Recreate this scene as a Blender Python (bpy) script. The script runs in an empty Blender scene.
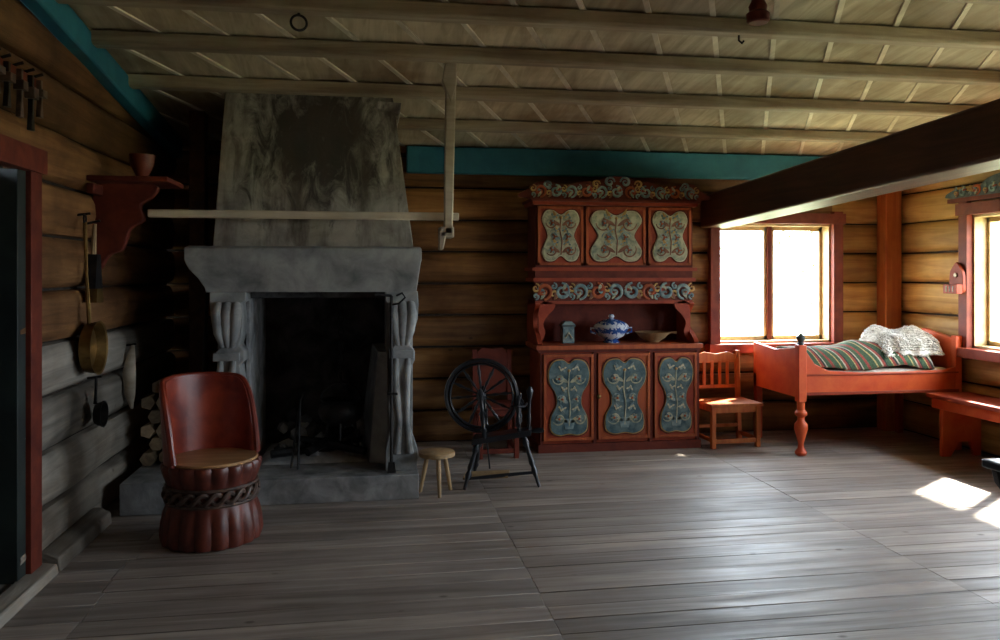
import bpy, bmesh, math, random
from mathutils import Matrix, Vector, noise
random.seed(7)
R=math.radians
# ------------------------------------------------------------------ materials
def rgb(c): return (c[0],c[1],c[2],1.0)
def base(name):
    m=bpy.data.materials.new(name); m.use_nodes=True
    nt=m.node_tree; b=nt.nodes['Principled BSDF']; return m,nt,b
def mixc(nt,t,a,b,fac):
    n=nt.nodes.new('ShaderNodeMix'); n.data_type='RGBA'; n.blend_type=t
    for sock,v in ((n.inputs[6],a),(n.inputs[7],b),(n.inputs[0],fac)):
        if isinstance(v,(tuple,list)): sock.default_value=rgb(v)
        elif isinstance(v,(int,float)): sock.default_value=v
        else: nt.links.new(v,sock)
    return n.outputs[2]
def ramp(nt,fac,stops):
    r=nt.nodes.new('ShaderNodeValToRGB'); e=r.color_ramp.elements
    while len(e)<len(stops): e.new(.5)
    for i,(p,c) in enumerate(stops): e[i].position=p; e[i].color=rgb(c)
    nt.links.new(fac,r.inputs[0]); return r.outputs[0]
def coords(nt,scale=(1,1,1),rot=(0,0,0),loc=(0,0,0)):
    t=nt.nodes.new('ShaderNodeTexCoord'); mp=nt.nodes.new('ShaderNodeMapping')
    mp.inputs['Scale'].default_value=scale; mp.inputs['Rotation'].default_value=rot; mp.inputs['Location'].default_value=loc
    nt.links.new(t.outputs['Object'],mp.inputs[0]); return mp.outputs[0]
def noise_t(nt,vec,scale,detail=5,dist=0,rough=.6):
    n=nt.nodes.new('ShaderNodeTexNoise'); n.inputs['Scale'].default_value=scale
    n.inputs['Detail'].default_value=detail; n.inputs['Distortion'].default_value=dist
    n.inputs['Roughness'].default_value=rough
    nt.links.new(vec,n.inputs['Vector']); return n.outputs[0]
def bump(nt,b,h,s,d=.01):
    n=nt.nodes.new('ShaderNodeBump'); n.inputs['Strength'].default_value=s; n.inputs['Distance'].default_value=d
    nt.links.new(h,n.inputs['Height']); nt.links.new(n.outputs[0],b.inputs['Normal'])
def tintmul(nt,col,amt):
    a=nt.nodes.new('ShaderNodeAttribute'); a.attribute_name='tint'
    g=ramp(nt,a.outputs['Fac'],[(0,(1-amt,)*3),(1,(1+amt*.45,)*3)])
    return mixc(nt,'MULTIPLY',col,g,1.0)
def wood(name,c1,c2,axis='X',scale=1,rough=.6,bmp=.4,tint=.3,stain=(.35,.3,.25),stainamt=.6,spec=.4,rv=False,knots=False):
    m,nt,b=base(name)
    s=[11*scale]*3; s['XYZ'.index(axis)]=.8*scale
    v=coords(nt,tuple(s)); n=noise_t(nt,v,1.6,7,.8)
    col=ramp(nt,n,[(.3,c1),(.68,c2)])
    n2=noise_t(nt,coords(nt),1.7*scale,4)
    f=ramp(nt,n2,[(.42,(0,0,0)),(.7,(1,1,1))])
    st=mixc(nt,'MULTIPLY',col,stain,stainamt)
    col=mixc(nt,'MIX',col,st,f)
    if knots:
        vo=nt.nodes.new('ShaderNodeTexVoronoi'); vo.inputs['Scale'].default_value=2.6; ks=[1.6]*3; ks['XYZ'.index(axis)]=1.0
        nt.links.new(coords(nt,tuple(ks)),vo.inputs['Vector'])
        kf=ramp(nt,vo.outputs['Distance'],[(.03,(.8,.8,.8)),(.075,(0,0,0))])
        col=mixc(nt,'MIX',col,mixc(nt,'MULTIPLY',col,(.25,.2,.18),1.0),kf)
    col=tintmul(nt,col,tint)
    nt.links.new(col,b.inputs['Base Color'])
    b.inputs['Roughness'].default_value=rough
    b.inputs['Specular IOR Level'].default_value=spec
    if rv:
        rr=ramp(nt,n,[(.3,(rough+.15,)*3),(.7,(rough-.1,)*3)]); nt.links.new(rr,b.inputs['Roughness'])
    bump(nt,b,n,bmp); return m
def paint(name,c1,c2,scale=6,rough=.5,lo=.4,hi=.65,bmp=.15,tint=.12,metal=0,detail=6,spec=.5):
    m,nt,b=base(name); n=noise_t(nt,coords(nt),scale,detail,.4)
    col=ramp(nt,n,[(lo,c1),(hi,c2)]); col=tintmul(nt,col,tint)
    nt.links.new(col,b.inputs['Base Color']); b.inputs['Roughness'].default_value=rough
    b.inputs['Metallic'].default_value=metal; b.inputs['Specular IOR Level'].default_value=spec
    bump(nt,b,n,bmp); return m
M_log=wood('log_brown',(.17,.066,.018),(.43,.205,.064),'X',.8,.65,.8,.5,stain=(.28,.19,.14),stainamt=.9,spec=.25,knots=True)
M_logLit=wood('log_window_lit',(.36,.16,.04),(.70,.40,.12),'X',.8,.62,.6,.35,stain=(.4,.28,.2),spec=.3,knots=True)  # same logs as the brown ones, window light put into the colour
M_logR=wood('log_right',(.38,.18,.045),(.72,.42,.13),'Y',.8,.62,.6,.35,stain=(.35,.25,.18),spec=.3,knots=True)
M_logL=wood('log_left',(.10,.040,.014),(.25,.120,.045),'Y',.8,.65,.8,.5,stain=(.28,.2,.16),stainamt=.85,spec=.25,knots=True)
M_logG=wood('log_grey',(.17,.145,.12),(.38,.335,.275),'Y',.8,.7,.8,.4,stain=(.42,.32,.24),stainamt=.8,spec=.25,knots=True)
M_chink=paint('dark_chinking',(.015,.01,.006),(.04,.024,.014),12,.9)
M_floor=wood('floor_boards',(.22,.18,.155),(.45,.385,.34),'X',.75,.46,.3,.28,stain=(.60,.55,.53),stainamt=.75,spec=.55,rv=True,knots=True)
M_floorgap=paint('floor_gap',(.02,.015,.012),(.03,.025,.02),5,.9)
M_ceil=wood('ceiling_boards',(.38,.31,.20),(.68,.59,.42),'Y',.7,.6,.3,.25,stain=(.42,.31,.21),stainamt=.9,spec=.3)
M_litedge=wood('ceiling_lit_edges',(.62,.56,.44),(.84,.77,.60),'Y',1,.6,.2,.15)  # pale strips: light catching the lapped board edges, put into the colour
M_beam=wood('ceiling_beam_wood',(.25,.19,.12),(.48,.40,.28),'X',1,.6,.3,.2,stain=(.42,.3,.2))
M_dbeam=wood('dark_beam',(.05,.018,.009),(.15,.055,.026),'Y',.8,.5,.3,.1)
M_teal=paint('teal_paint',(.010,.12,.19),(.025,.20,.28),4,.6,.3,.7)
M_red=paint('red_paint',(.23,.026,.009),(.36,.058,.018),7,.6,.3,.7,spec=.3)
M_redor=paint('orange_red_paint',(.58,.060,.016),(.72,.13,.030),6,.45,.3,.7,spec=.4)
M_dred=paint('dark_red_paint',(.085,.013,.008),(.17,.03,.014),8,.65,.3,.7,spec=.25)
M_frame=paint('window_frame_paint',(.13,.020,.010),(.24,.045,.02),8,.6,.3,.7,spec=.3)
M_chairor=wood('chair_orange_wood',(.42,.09,.022),(.62,.20,.05),'Z',1,.5,.2,.1,spec=.3)
M_orange=wood('cupboard_side_wood',(.30,.050,.014),(.48,.11,.028),'Z',1,.6,.2,.1,spec=.3)
M_blue=paint('blue_grey_paint',(.07,.125,.145),(.25,.32,.29),16,.55,.38,.62)
M_lblue=paint('slate_panel_paint',(.035,.075,.09),(.13,.185,.18),12,.55,.38,.62,spec=.3)
M_dblue=paint('dark_blue_paint',(.03,.045,.05),(.08,.10,.09),22,.5)
M_cream=paint('cream_paint',(.42,.36,.22),(.60,.54,.37),14,.5)
M_pale=paint('pale_green_cream',(.17,.20,.14),(.47,.43,.28),18,.55,.35,.6)
M_gold=paint('ochre_paint',(.36,.18,.04),(.50,.30,.08),14,.5)
M_brown=paint('brown_flower_paint',(.14,.045,.02),(.26,.09,.035),14,.5)
M_stone=paint('soapstone',(.15,.155,.155),(.42,.42,.405),5,.85,.3,.68,.8,.1,detail=9,spec=.25)
M_stoneD=paint('hearth_stone',(.12,.12,.12),(.36,.355,.35),6,.9,.32,.65,.9,.15,detail=9,spec=.25)
M_soot=paint('soot_stone',(.022,.021,.021),(.15,.145,.145),5,.9,.4,.72,.9)
M_ash=paint('ash',(.28,.28,.28),(.56,.55,.53),9,.95,.35,.65,.8)
M_black=paint('black_paint',(.006,.007,.009),(.016,.018,.024),10,.35,.3,.7,.1)
M_iron=paint('black_iron',(.012,.012,.013),(.04,.036,.034),20,.5,.3,.7,.3,metal=.7)
M_brass=paint('old_brass',(.12,.065,.02),(.27,.16,.05),9,.45,.35,.65,.1,metal=.85)
M_lwood=wood('light_wood',(.33,.20,.09),(.52,.35,.18),'Z',1,.55,.2,.2)
M_tan=wood('pole_wood',(.50,.41,.30),(.72,.63,.50),'X',1,.6,.2,.2)
M_fire=wood('firewood_wood',(.20,.13,.08),(.42,.31,.19),'Y',1,.8,.4,.5)
M_seat=wood('worn_seat',(.30,.13,.05),(.58,.34,.16),'X',1,.45,.3,.1)
M_chred=paint('tub_chair_red',(.14,.014,.007),(.29,.040,.015),7,.36,.35,.7)
M_chbase=paint('tub_chair_base',(.07,.012,.007),(.18,.035,.018),9,.40,.35,.7)
M_rope=paint('braid_wood',(.04,.022,.016),(.12,.07,.05),18,.5)
M_doordark=paint('doorway_dark',(.005,.009,.008),(.014,.022,.018),5,.6)  # near-black: the dark of the open doorway put into the colour
M_plastW=paint('window_inner_frame',(.42,.28,.13),(.58,.43,.22),8,.5)
M_linen=paint('mattress_linen',(.5,.46,.38),(.62,.58,.5),20,.9)
M_fleece=paint('sheepskin_wool',(.66,.62,.54),(.90,.87,.80),22,1,.35,.6,.3,tint=.12,spec=.1)
M_pot=paint('flowerpot_red',(.16,.028,.016),(.28,.055,.025),9,.5)
M_grass=paint('grass',(.24,.27,.14),(.38,.40,.24),2,.9)
M_leaf=paint('leaves',(.035,.06,.012),(.09,.13,.035),3,.8,tint=.5,spec=.1)
M_trunk=paint('tree_bark',(.03,.028,.022),(.08,.07,.06),6,.9)
M_suncut=paint('sun_cut_boards',(.08,.06,.045),(.14,.11,.08),5,.9)
def hood_mat():
    m,nt,b=base('hood_plaster'); v=coords(nt)
    n=noise_t(nt,v,3.6,9,.8,.68); col=ramp(nt,n,[(.3,(.27,.245,.21)),(.7,(.62,.58,.51))])
    mp=coords(nt,(1.15,.22,1.15),loc=(.42,-1.3,-2.80)); g=nt.nodes.new('ShaderNodeTexGradient'); g.gradient_type='SPHERICAL'
    nt.links.new(mp,g.inputs[0])
    n2=noise_t(nt,coords(nt,(1.6,1,.7)),5,9,.9,.7); ml=nt.nodes.new('ShaderNodeMath'); ml.operation='MULTIPLY_ADD'
    nt.links.new(g.outputs['Fac'],ml.inputs[0]); ml.inputs[1].default_value=1.35
    s=nt.nodes.new('ShaderNodeMath'); s.operation='SUBTRACT'; nt.links.new(n2,s.inputs[0]); s.inputs[1].default_value=.62
    s2=nt.nodes.new('ShaderNodeMath'); s2.operation='MULTIPLY'; nt.links.new(s.outputs[0],s2.inputs[0]); s2.inputs[1].default_value=3.0
    nt.links.new(s2.outputs[0],ml.inputs[2])
    f=ramp(nt,ml.outputs[0],[(.05,(0,0,0)),(.6,(.9,.9,.9))])
    col=mixc(nt,'MIX',col,(.045,.038,.034),f)
    n3=noise_t(nt,coords(nt,(5,3,.8)),1.4,8); f3=ramp(nt,n3,[(.46,(0,0,0)),(.66,(.85,.85,.85))])
    col=mixc(nt,'MIX',col,(.11,.085,.068),f3)
    nt.links.new(col,b.inputs['Base Color']); b.inputs['Roughness'].default_value=.9; bump(nt,b,n,.7,.02); return m
M_hood=hood_mat()
def blanket_mat():
    m,nt,b=base('striped_blanket'); t=coords(nt)
    sx=nt.nodes.new('ShaderNodeSeparateXYZ'); nt.links.new(t,sx.inputs[0])
    w=nt.nodes.new('ShaderNodeMath'); w.operation='MULTIPLY_ADD'; nt.links.new(sx.outputs[1],w.inputs[0]); w.inputs[1].default_value=.35; nt.links.new(sx.outputs[0],w.inputs[2])
    fr=nt.nodes.new('ShaderNodeMath'); fr.operation='MULTIPLY'; nt.links.new(w.outputs[0],fr.inputs[0]); fr.inputs[1].default_value=3.0
    f2=nt.nodes.new('ShaderNodeMath'); f2.operation='FRACT'; nt.links.new(fr.outputs[0],f2.inputs[0])
    g,r,y,k,w_=(.045,.085,.04),(.26,.045,.03),(.36,.28,.11),(.03,.03,.025),(.38,.35,.26)
    rr=nt.nodes.new('ShaderNodeValToRGB'); rr.color_ramp.interpolation='CONSTANT'
    st=[(0,g),(.16,y),(.20,g),(.30,w_),(.34,r),(.42,k),(.46,g),(.6,y),(.63,r),(.70,k),(.76,w_),(.80,g),(.92,r)]
    e=rr.color_ramp.elements
    while len(e)<len(st): e.new(.5)
    for i,(p,c) in enumerate(st): e[i].position=p; e[i].color=rgb(c)
    nt.links.new(f2.outputs[0],rr.inputs[0]); nn=noise_t(nt,t,90,3)
    col=mixc(nt,'MULTIPLY',rr.outputs[0],ramp(nt,nn,[(.3,(.55,.55,.55)),(.7,(1.3,1.3,1.3))]),1.0)
    nt.links.new(col,b.inputs['Base Color'])
    b.inputs['Roughness'].default_value=.95; bump(nt,b,nn,.5,.004); return m
M_blank=blanket_mat()
def china_mat():
    m,nt,b=base('blue_white_china'); t=coords(nt); n=noise_t(nt,t,26,2,1.2)
    sx=nt.nodes.new('ShaderNodeSeparateXYZ'); nt.links.new(t,sx.inputs[0])
    wv=nt.nodes.new('ShaderNodeMath'); wv.operation='SINE'; mu=nt.nodes.new('ShaderNodeMath'); mu.operation='MULTIPLY'
    nt.links.new(sx.outputs[2],mu.inputs[0]); mu.inputs[1].default_value=75; nt.links.new(mu.outputs[0],wv.inputs[0])
    ad=nt.nodes.new('ShaderNodeMath'); ad.operation='MULTIPLY_ADD'; nt.links.new(wv.outputs[0],ad.inputs[0]); ad.inputs[1].default_value=.13; nt.links.new(n,ad.inputs[2])
    col=ramp(nt,ad.outputs[0],[(.46,(.62,.68,.74)),(.52,(.03,.09,.30))])
    nt.links.new(col,b.inputs['Base Color']); b.inputs['Roughness'].default_value=.15; return m
M_china=china_mat()
def glass_mat():
    m,nt,b=base('window_glass'); nt.nodes.remove(b)
    o=nt.nodes['Material Output']; t=nt.nodes.new('ShaderNodeBsdfTransparent'); t.inputs[0].default_value=(.97,.98,.97,1)
    g=nt.nodes.new('ShaderNodeBsdfGlossy'); g.inputs['Roughness'].default_value=.03
    x=nt.nodes.new('ShaderNodeMixShader'); x.inputs[0].default_value=.05
    nt.links.new(t.outputs[0],x.inputs[1]); nt.links.new(g.outputs[0],x.inputs[2]); nt.links.new(x.outputs[0],o.inputs[0]); return m
M_glass=glass_mat()
# ------------------------------------------------------------------ builder
class B:
    def __init__(s,name): s.name=name; s.bm=bmesh.new(); s.cl=s.bm.loops.layers.float_color.new('tint'); s.mats=[]; s.M=Matrix.Identity(4)
    def add(s,vs,fs,mat,smooth=False,M=None,tint=None):
        if mat not in s.mats: s.mats.append(mat)
        mi=s.mats.index(mat); T=s.M@M if M is not None else s.M
        bv=[s.bm.verts.new(T@Vector(v)) for v in vs]; t=random.random() if tint is None else tint
        for f in fs:
            try: fc=s.bm.faces.new([bv[i] for i in f])
            except ValueError: continue
            fc.material_index=mi; fc.smooth=smooth
            for l in fc.loops: l[s.cl]=(t,t,t,1)
        return bv
    def hexa(s,p,mat,M=None):
        s.add(p,[(3,2,1,0),(4,5,6,7),(0,1,5,4),(1,2,6,5),(2,3,7,6),(3,0,4,7)],mat,M=M)
    def box(s,x0,x1,y0,y1,z0,z1,mat,M=None):
        s.hexa([(x0,y0,z0),(x1,y0,z0),(x1,y1,z0),(x0,y1,z0),(x0,y0,z1),(x1,y0,z1),(x1,y1,z1),(x0,y1,z1)],mat,M)
    def loft(s,levels,mat,smooth=False):
        vs=[];fs=[]
        for (x0,x1,y0,y1,z) in levels: vs+=[(x0,y0,z),(x1,y0,z),(x1,y1,z),(x0,y1,z)]
        n=len(levels)
        for i in range(n-1):
            for k in range(4): a=i*4+k;b=i*4+(k+1)%4; fs.append((a,b,b+4,a+4))
        fs.append((3,2,1,0)); fs.append(tuple(range((n-1)*4,n*4))); s.add(vs,fs,mat,smooth)
    def prism(s,out,a,b,mat,axis='Y',M=None,smooth=False):
        def P(u,v,w): return {'Y':(u,w,v),'X':(w,u,v),'Z':(u,v,w)}[axis]
        n=len(out); vs=[P(u,v,a) for u,v in out]+[P(u,v,b) for u,v in out]
        fs=[tuple(range(n)),tuple(range(2*n-1,n-1,-1))]+[(i,i+n,(i+1)%n+n,(i+1)%n) for i in range(n)]
        s.add(vs,fs,mat,smooth,M)
    def lathe(s,prof,mat,M=None,seg=24,mod=None,smooth=True):
        vs=[];fs=[];n=len(prof)
        for (r,z) in prof:
            for k in range(seg):
                a=2*math.pi*k/seg; rr=r*(mod(a,z) if mod else 1); vs.append((rr*math.cos(a),rr*math.sin(a),z))
        for i in range(n-1):
            for k in range(seg):
                k2=(k+1)%seg; fs.append((i*seg+k,i*seg+k2,(i+1)*seg+k2,(i+1)*seg+k))
        fs.append(tuple(reversed(range(seg)))); fs.append(tuple(range((n-1)*seg,n*seg)))
        s.add(vs,fs,mat,smooth,M)
    def tube(s,pts,r,mat,seg=8,M=None,flat=1,closed=False):
        pts=[Vector(p) for p in pts]; n=len(pts); rs=r if isinstance(r,(list,tuple)) else [r]*n
        vs=[];fs=[]; prev=None
        for i,p in enumerate(pts):
            if closed: t=pts[(i+1)%n]-pts[i-1]
            else: t=pts[min(i+1,n-1)]-pts[max(i-1,0)]
            if t.length<1e-9: t=Vector((0,0,1))
            t.normalize()
            if prev is None:
                up=Vector((0,1,0)) if abs(t.y)<.9 else Vector((1,0,0))
            else: up=prev
            u=(up-t*up.dot(t)).normalized(); w=t.cross(u); prev=u
            for k in range(seg):
                a=2*math.pi*k/seg; vs.append(p+u*math.cos(a)*rs[i]*flat+w*math.sin(a)*rs[i])
        for i in range(n if closed else n-1):
            j=(i+1)%n
            for k in range(seg): k2=(k+1)%seg; fs.append((i*seg+k,i*seg+k2,j*seg+k2,j*seg+k))
        if not closed: fs.append(tuple(reversed(range(seg)))); fs.append(tuple(range((n-1)*seg,n*seg)))
        s.add(vs,fs,mat,True,M)
    def rod(s,a,b,prof,mat,seg=12):
        a=Vector(a);b=Vector(b);d=b-a; q=d.to_track_quat('Z','Y').to_matrix().to_4x4()
        s.lathe([(r,t*d.length) for t,r in prof],mat,Matrix.Translation(a)@q,seg)
    def log(s,axis,a,b,c,zc,h,dep,mat,amp=.010):
        n=16; L=max(2,int(abs(b-a)/.18)+1); vs=[];fs=[]; sd=random.random()*50; t=random.random()
        for i in range(L):
            x=a+(b-a)*i/(L-1)
            for k in range(n):
                th=2*math.pi*k/n; ct,st=math.cos(th),math.sin(th)
                d=math.copysign(abs(ct)**.62,ct)*dep; z=math.copysign(abs(st)**.78,st)*h/2
                d+=noise.noise(Vector((x*1.3,k*.35,sd)))*amp*2.2; z+=noise.noise(Vector((x*.8,k*.5,sd+9)))*amp*.8
                vs.append((x,c+d,zc+z) if axis=='X' else (c+d,x,zc+z))
        for i in range(L-1):
            for k in range(n): k2=(k+1)%n; fs.append((i*n+k,i*n+k2,(i+1)*n+k2,(i+1)*n+k))
        fs.append(tuple(range(n))); fs.append(tuple(range((L-1)*n,L*n))); s.add(vs,fs,mat,True,None,t)
    def done(s,bev=0,loc=None,sharp=40,seg=2,parent=None):
        bmesh.ops.recalc_face_normals(s.bm,faces=s.bm.faces[:])
        if loc is not None: bmesh.ops.translate(s.bm,verts=s.bm.verts[:],vec=-Vector(loc))
        me=bpy.data.meshes.new(s.name); s.bm.to_mesh(me); s.bm.free()
        for m in s.mats: me.materials.append(m)
        me.set_sharp_from_angle(angle=R(sharp))
        o=bpy.data.objects.new(s.name,me); bpy.context.collection.objects.link(o)
        if loc is not None: o.location=loc
        if bev:
            m=o.modifiers.new('bevel','BEVEL'); m.width=bev; m.segments=seg; m.limit_method='ANGLE'; m.angle_limit=R(40)
        if parent: o.parent=parent
        return o
def T(x,y,z,rz=0,rx=0,ry=0): return Matrix.Translation((x,y,z))@Matrix.Rotation(rz,4,'Z')@Matrix.Rotation(ry,4,'Y')@Matrix.Rotation(rx,4,'X')
def smoothpoly(pts,k=5):
    n=len(pts); out=[]
    for i in range(n):
        p0,p1,p2,p3=[Vector(pts[(i+j)%n]) for j in (-1,0,1,2)]
        for q in range(k):
            t=q/k; v=.5*((2*p1)+(-p0+p2)*t+(2*p0-5*p1+4*p2-p3)*t*t+(-p0+3*p1-3*p2+p3)*t**3); out.append((v.x,v.y))
    return out
# ------------------------------------------------------------------ room dims
XL,XR,YB,YF=-1.66,5.05,7.15,-1.5
H=1.5
def zc(y): return H+1.15+.11*(YB-y)
def logwall(name,axis,a,b,plane,out,ops,top,mats,slab=True):
    W=B(name); hs=.285; k=0; z=0.0
    while z<top-.02:
        z1=min(z+hs,top); u=a; segs=[]
        act=[o for o in ops if o[2]<z1 and o[3]>z]
        act.sort()
        for o in act:
            if o[0]>u: segs.append((u,o[0],z,z1))
            if o[2]-z>.02: segs.append((o[0],o[1],z,o[2]))
            if z1-o[3]>.02: segs.append((o[0],o[1],o[3],z1))
            u=o[1]
        segs.append((u,b,z,z1))
        for (p,q,za,zb) in segs:
            W.log(axis,p,q,plane+out*.075,(za+zb)/2,(zb-za)*.97,.085,mats((z+z1)/2,p))
        z=z1;k+=1
    us=sorted({a,b}|{o[0] for o in ops}|{o[1] for o in ops})
    for i in range(len(us)-1):
        m=(us[i]+us[i+1])/2; oo=[o for o in ops if o[0]<m<o[1]]
        spans=[(-.12,top)] if not oo else [(-.12,oo[0][2]),(oo[0][3],top)]
        for za,zb in spans:
            if zb-za<.01: continue
            c0,c1=sorted((plane+out*.06,plane+out*.22))
            if axis=='X': W.box(us[i],us[i+1],c0,c1,za,zb,M_chink)
            else: W.box(c0,c1,us[i],us[i+1],za,zb,M_chink)
    return W.done()
W1=(3.22,4.40,.84,2.0); 
W2=(4.95,6.10,.87,2.02); W3_fill=(2.2,3.6,.87,2.12); W4_fill=(-.3,.8,.87,2.05)  # the last two are unseen windows, added to light the room
logwall('wall_back','X',XL-.2,XR+.2,YB,1,[W1],2.72,lambda z,p:M_logLit if p>4 else M_log)  # logs right of the window take the lit copy
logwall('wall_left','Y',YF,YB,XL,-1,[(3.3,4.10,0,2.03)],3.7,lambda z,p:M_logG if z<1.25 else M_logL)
logwall('wall_right','Y',YF,YB,XR,1,[W2,W3_fill,W4_fill],3.7,lambda z,p:M_logR)
logwall('wall_front','X',XL-.2,XR+.2,YF,-1,[],3.7,lambda z,p:M_log)
# floor
F=B('floor'); y=YF-.05; 
F.box(XL-.2,XR+.2,YF-.2,YB+.2,-.12,-.02,M_floorgap)
while y<YB+.05:
    w=random.uniform(.13,.19); y1=y+w
    xs=[XL-.05,-1.25+random.uniform(-.02,.02),.78+random.uniform(-.004,.004),2.80+random.uniform(-.004,.004),XR+.05]
    if random.random()<.3: xs.insert(4,4.0+random.uniform(-.3,.3))
    for i in range(len(xs)-1):
        dz=random.uniform(-.0012,.0012)
        F.box(xs[i]+.0006,xs[i+1]-.0006,y+.0018,y1-.0018,-.03,0+dz,M_floor)
    y=y1
F.done(.002,seg=1)
# ceiling
C=B('ceiling'); ang=R(-26)
Rm=Matrix.Rotation(ang,4,'Z'); u=-9
while u<11:
    w=.34
    C.box(u,u+w,-8,14,0,.03,M_ceil,Rm); C.box(u+w-.018,u+w+.012,-8,14,-.010,.02,M_litedge,Rm); u+=w  # thin strips carry the lit-edge colour between boards
for co,no in (((XL-.1,0,0),(-1,0,0)),((XR+.1,0,0),(1,0,0)),((0,YF-.1,0),(0,-1,0)),((0,YB+.1,0),(0,1,0))):
    g=C.bm.verts[:]+C.bm.edges[:]+C.bm.faces[:]
    bmesh.ops.bisect_plane(C.bm,geom=g,plane_co=co,plane_no=no,clear_outer=True)
C.box(XL-.1,XR+.1,YF-.1,YB+.1,.031,.06,M_chink)
for v in C.bm.verts: v.co.z+=zc(v.co.y)
C.done()
def cbeam(name,y):
    b=B(name); z=zc(y); x0=XL if y<6 else .2
    b.loft([(x0,XR,y-.045,y+.045,z-.085),(x0,XR,y-.06,y+.06,z-.07),(x0,XR,y-.06,y+.06,z-.005)],M_beam)
    b.done(.006)
for i,y in enumerate((2.4,3.1,3.75,4.32,4.90,5.60,6.36)): cbeam('ceiling_beam' if i==0 else 'ceiling_beam.%03d'%i,y)
t=B('trim_back'); t.box(.3,XR-.0,YB-.075,YB-.02,2.40,2.64,M_teal); t.done(.012)
t=B('trim_left'); hh=.17
t.hexa([(XL-.0,YF,zc(YF)-hh),(XL+.09,YF,zc(YF)-hh),(XL+.09,YB-.1,zc(YB)-hh),(XL,YB-.1,zc(YB)-hh),(XL,YF,zc(YF)-.01),(XL+.09,YF,zc(YF)-.01),(XL+.09,YB-.1,zc(YB)-.01),(XL,YB-.1,zc(YB)-.01)],M_teal); t.done(.012)
t=B('baseboard_left'); t.prism([(XL+.0,0),(XL+.11,0),(XL+.10,.07),(XL+.04,.10),(XL,.10)],4.34,5.15,M_logG,'Y'); t.done(.008)
t=B('baseboard_left_door'); t.prism([(XL+.0,0),(XL+.11,0),(XL+.10,.05),(XL+.04,.06),(XL,.06)],YF+.1,4.32,M_logG,'Y'); t.done(.008)
t=B('dark_timber_beam')
def bz(y): return H+.44+.037*(YB-y)
x0,x1=3.05,3.33
t.hexa([(x0,YF,bz(YF)),(x1,YF,bz(YF)),(x1,YB,bz(YB)),(x0,YB,bz(YB)),(x0,YF,bz(YF)+.30),(x1,YF,bz(YF)+.3),(x1,YB,bz(YB)+.30),(x0,YB,bz(YB)+.30)],M_dbeam); t.done(.02)
t=B('corner_post'); t.box(4.86,5.03,6.98,7.13,0,2.62,M_chairor); t.done(.012)
# roof eaves, unseen, added and sized to cut the sun at the windows
ex,ey=6.02,7.92
t=B('sun_cut_roof'); t.box(XL-.6,ex,YF-.3,ey,3.78,3.9,M_suncut)
t.box(XL-.6,ex,YB+.22,ey,2.85,2.95,M_suncut); t.box(XR+.22,ex,YF-.3,YB+.2,2.85,2.95,M_suncut); t.box(XL-.6,ex,ey-.05,ey,2.9,3.8,M_suncut); t.box(ex-.05,ex,YF-.3,ey,2.9,3.8,M_suncut); t.done()
# ------------------------------------------------------------------ windows
def window(name,axis,u0,u1,z0,z1,plane,out,ornate=False):
    b=B(name)
    def bx(a,c,d0,d1,za,zb,m):
        p,q=sorted((plane+out*d0,plane+out*d1))
        if axis=='X': b.box(a,c,p,q,za,zb,m)
        else: b.box(p,q,a,c,za,zb,m)
    fw=.085
    bx(u0-fw,u0+.012,-.06,.02,z0-.09,z1+.11,M_frame); bx(u1-.012,u1+fw,-.06,.02,z0-.09,z1+.11,M_frame)
    bx(u0-fw-.02,u1+fw+.02,-.075,.03,z1-.01,z1+.09,M_frame); bx(u0-fw-.03,u1+fw+.03,-.11,.03,z0-.07,z0+.01,M_red)
    bx(u0-.01,u0+.03,-.0,.24,z0,z1,M_plastW); bx(u1-.03,u1+.01,0,.24,z0,z1,M_plastW); bx(u0,u1,0,.24,z1-.03,z1,M_plastW); bx(u0,u1,0,.24,z0,z0+.03,M_plastW)
    m=(u0+u1)/2
    bx(m-.022,m+.022,.10,.19,z0+.03,z1-.03,M_dred)
    for a,c in ((u0+.03,m-.022),(m+.022,u1-.03)):
        bx(a,a+.03,.12,.17,z0+.03,z1-.03,M_plastW); bx(c-.03,c,.12,.17,z0+.03,z1-.03,M_plastW)
        bx(a,c,.12,.17,z0+.03,z0+.07,M_plastW); bx(a,c,.12,.17,z1-.07,z1-.03,M_plastW)
        bx(a+.03,c-.03,.144,.147,z0+.06,z1-.06,M_glass)
    L=bpy.data.lights.new(name+'_portal','AREA'); L.shape='RECTANGLE'; L.size=u1-u0; L.size_y=z1-z0; L.cycles.is_portal=True
    o=bpy.data.objects.new(name+'_portal',L); bpy.context.collection.objects.link(o)
    pc=plane+out*.23
    o.location=((u0+u1)/2,pc,(z0+z1)/2) if axis=='X' else (pc,(u0+u1)/2,(z0+z1)/2)
    dirv=Vector((0,-out,0)) if axis=='X' else Vector((-out,0,0))
    o.rotation_euler=dirv.to_track_quat('-Z','Y').to_euler()
    r=b.done(.006); o.parent=r
window('window_1','X',*W1,YB,1); window('window_2','Y',*W2,XR,1); window('fill_window_3','Y',*W3_fill,XR,1); window('fill_window_4','Y',*W4_fill,XR,1)
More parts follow.
